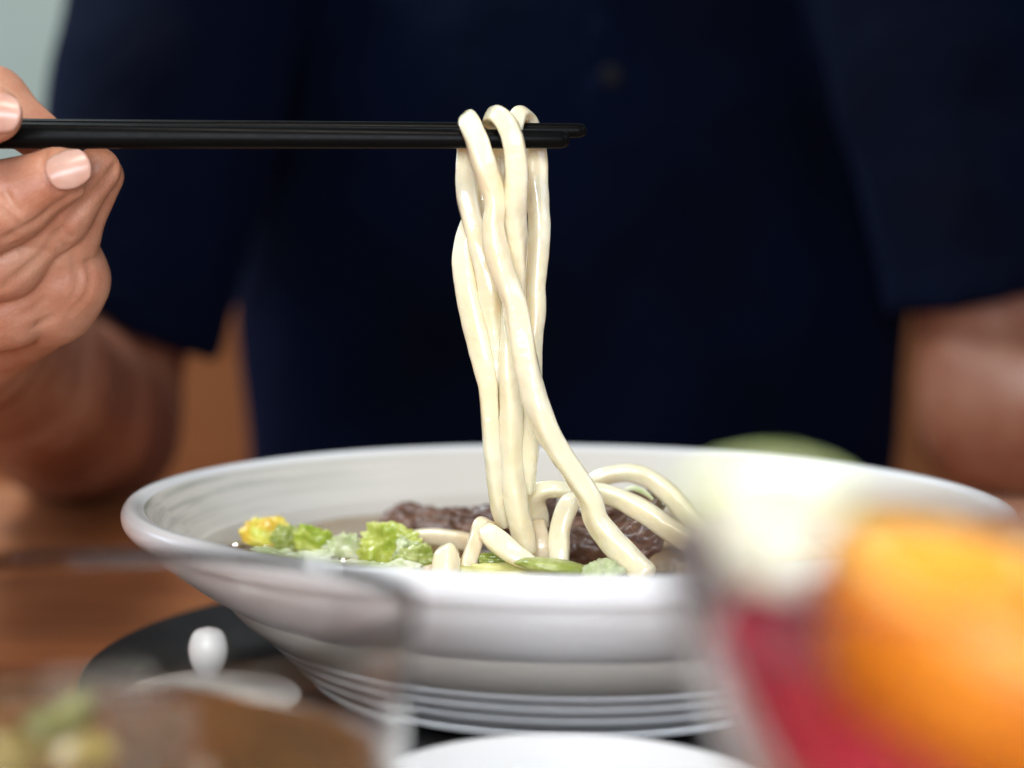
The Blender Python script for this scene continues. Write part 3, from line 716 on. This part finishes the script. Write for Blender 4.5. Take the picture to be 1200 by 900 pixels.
body.chain([h(-170, 290, .470, 56), h(-120, 190, .450, 44), h(-62, 150, .444, 40), h(-8, 134, .4435, 33)], .003, .006)   # thumb pressing from above
def surf(px, py, d0=.43, d1=.53):
    """first point of the skin seen at that pixel"""
    for i in range(1200):
        p = at(px, py, d0 + (d1 - d0) * i / 1200)
        a, b_, c_ = (int(np.searchsorted(ax, v)) for ax, v in ((body.x, p.x), (body.y, p.y), (body.z, p.z)))
        if 0 < a < len(body.x) and 0 < b_ < len(body.y) and 0 < c_ < len(body.z) and body.F[a, b_, c_] < 0: return p
    return None
def cr(pts, amp=.0006, wd=.0009):
    Q = spline(pts, 4); Q = [surf(q_[0], q_[1]) for q_ in Q]; Q = [q_ for q_ in Q if q_]
    Q = [q_ for k, q_ in enumerate(Q) if k == 0 or (q_ - Q[k - 1]).length > 1e-5]
    for a, b in zip(Q, Q[1:]):
        if (a - b).length < .006: body.groove([a, b], amp / 1.5, wd)
cr([(106, 212), (92, 226), (70, 240), (40, 262), (4, 282)], .0022, .0010)       # lower edge of the nail finger
cr([(141, 188), (122, 214), (98, 240), (74, 270), (44, 305), (4, 338)], .0024, .0011)
cr([(53, 176), (50, 196), (58, 216), (76, 226), (96, 220)], .0008, .0008)      # nail fold
cr([(4, 222), (12, 236), (22, 248)], .0012, .0009)
cr([(0, 240), (8, 252), (18, 262)], .0008, .0008)
cr([(18, 286), (30, 292), (44, 292)], .0010, .0009)
cr([(66, 262), (76, 274), (86, 280)], .0010, .0009)
cr([(60, 272), (70, 284), (80, 290)], .0007, .0008)
cr([(86, 300), (92, 326), (84, 352), (62, 372), (40, 384)], .0009, .0011)
cr([(102, 306), (106, 328), (98, 350), (80, 370)], .0006, .0010)
cr([(64, 318), (72, 340), (66, 358), (44, 366)], .0004, .0009)
cr([(20, 372), (36, 366), (52, 352)], .0008, .0009)
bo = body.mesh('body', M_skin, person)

# fingernails: small curved plates
def nail(c, w, hgt, rot, face, tilt_axis=None):
    cc = at(*c); Nn = Vector(face).normalized()
    U0 = RC @ Vector((math.cos(rot), math.sin(rot), 0)); Vv = (U0 - Nn * U0.dot(Nn)).normalized(); U = Vv.cross(Nn)   # Vv points to the tip
    px_ = ppm(c[2]); w, hgt = w / px_, hgt / px_
    vs, fs = [], []; NU, NV = 16, 16; idx = {}
    for s_ in (0, 1):
        for j in range(NV + 1):
            for i in range(NU + 1):
                u, v = i / NU * 2 - 1, j / NV * 2 - 1
                x = u * math.sqrt(1 - .42 * v * v); y = v * math.sqrt(1 - .42 * u * u)
                zz = -.42 * x * x * w / 2 - .10 * y * y * hgt / 2 - s_ * .0006
                idx[s_, i, j] = len(vs); vs.append(cc + U * x * w / 2 + Vv * y * hgt / 2 + Nn * zz)
    for s_ in (0, 1):
        for j in range(NV):
            for i in range(NU): fs.append((idx[s_, i, j], idx[s_, i + 1, j], idx[s_, i + 1, j + 1], idx[s_, i, j + 1]))
    edge = [(i, 0) for i in range(NU)] + [(NU, j) for j in range(NV)] + [(i, NV) for i in range(NU, 0, -1)] + [(0, j) for j in range(NV, 0, -1)]
    for e0, e1 in zip(edge, edge[1:] + edge[:1]): fs.append((idx[0, e0[0], e0[1]], idx[1, e0[0], e0[1]], idx[1, e1[0], e1[1]], idx[0, e1[0], e1[1]]))
    o = mesh_obj('fingernail', vs, fs, M_nail, bo); fix_normals(o); return o
nail((79, 196, .4488), 46, 52, R_(22), (.12, -1, .22))
nail((-4, 130, .4360), 46, 54, R_(-8), (.10, -1, .12))

# shirt
sf = Field(axis([(-.36, .44, .0045)]), axis([(.27, .72, .0045)]), axis([(-.30, .46, .005)]))
sf.ellip((TX, TY, .17), (.208, .122, .27), .02)
sf.ellip((TX - .002, TY, -.06), (.196, .122, .26), .06)
sl_r0, sl_r1 = SH_R + Vector((.02, 0, 0)), SH_R.lerp(EL_R, .76)
sl_l0, sl_l1 = SH_L + Vector((-.02, 0, 0)), SH_L.lerp(EL_L, .72)
def sleeve(F, a, b, ra, rb, cut_n, cut_p):
    G = Field(F.x, F.y, F.z); G.chain([(a, ra), (a.lerp(b, .5), (ra + rb) / 2), (b + (b - a) * .3, rb)], .01, .01)
    X, Y, Z = G.grid((slice(None),) * 3); pl = (X - cut_p.x) * cut_n.x + (Y - cut_p.y) * cut_n.y + (Z - cut_p.z) * cut_n.z
    G.F = np.maximum(G.F, pl.astype(np.float32)); F.F = Field.smin(F.F, G.F, .012)
sleeve(sf, sl_r0, sl_r1, .068, .0550, Vector((-.50, 0, -1)).normalized(), at(180, 376, .92))
sleeve(sf, sl_l0, sl_l1, .066, .0560, Vector((.24, 0, -1)).normalized(), at(1140, 352, .92))
X, Y, Z = sf.grid((slice(None),) * 3)
wr = (.0022 * np.sin(X * 34 + 1.4 * np.sin(Z * 9) + 2) * np.cos(Z * 7 + X * 5) + .0016 * np.sin(Z * 42 + 9 * X + 2 * np.sin(X * 30)) * np.exp(-((Z - .05) / .1) ** 2) + .0012 * np.sin(X * 90 + Z * 25))
sf.F += wr.astype(np.float32)
neck = np.sqrt((X - TX) ** 2 + (Y - TY + .02) ** 2 + (Z - .47) ** 2) - .085
sf.F = np.maximum(sf.F, (-neck).astype(np.float32))
shirt = sf.mesh('polo_shirt', M_shirt, person)
sm = shirt.modifiers.new('smooth', 'SMOOTH'); sm.iterations = 5; sm.factor = .5
# placket and buttons following the chest
def chest_y(x, z):
    i = int(np.clip(np.searchsorted(sf.x, x), 1, len(sf.x) - 1)); k = int(np.clip(np.searchsorted(sf.z, z), 1, len(sf.z) - 1))
    col = sf.F[i, :, k]; j = int(np.argmax(col < 0)); return float(sf.y[j]) - .001 if j else .46
vs, fs = [], []; NZ = 40
px0, px1 = at(690, 50, .95).x, at(744, 50, .95).x
z0, z1 = at(700, 175, .95).z, .40
import itertools
for s_ in (0, 1):
    for j in range(NZ + 1):
        z = z0 + (z1 - z0) * j / NZ
        for i in range(7):
            x = px0 + (px1 - px0) * i / 6; e = (abs(i / 3 - 1)) ** 4
            vs.append((x, chest_y(x, z) - .0030 * (1 - s_) * (1 - .6 * e) + s_ * .004, z))
def id_(s_, j, i): return s_ * (NZ + 1) * 7 + j * 7 + i
for s_ in (0, 1):
    for j in range(NZ):
        for i in range(6): fs.append((id_(s_, j, i), id_(s_, j, i + 1), id_(s_, j + 1, i + 1), id_(s_, j + 1, i)))
for j in range(NZ):
    for i in (0, 6): fs.append((id_(0, j, i), id_(0, j + 1, i), id_(1, j + 1, i), id_(1, j, i)))
for i in range(6): fs.append((id_(0, 0, i), id_(0, 0, i + 1), id_(1, 0, i + 1), id_(1, 0, i)))
pk = mesh_obj('placket', vs, fs, M_shirt, shirt); fix_normals(pk)
M_btn = mat('shirt_button', (.003, .003, .005), .6, Specular_IOR_Level=.15)
for py_ in (88, -60):
    p = at(717, py_, .95); bpt = lathe('button', [(0, .0012), (.002, .0010), (.0042, .0018), (.0055, .0014), (.0056, 0), (0, 0)], M_btn, (0, 0, 0), 28)
    bpt.parent = shirt; bpt.matrix_parent_inverse = shirt.matrix_world.inverted() if False else Matrix.Identity(4)
    bpt.matrix_world = Matrix.Translation((p.x, chest_y(p.x, p.z) - .0032, p.z)) @ Matrix.Rotation(R_(90), 4, 'X')
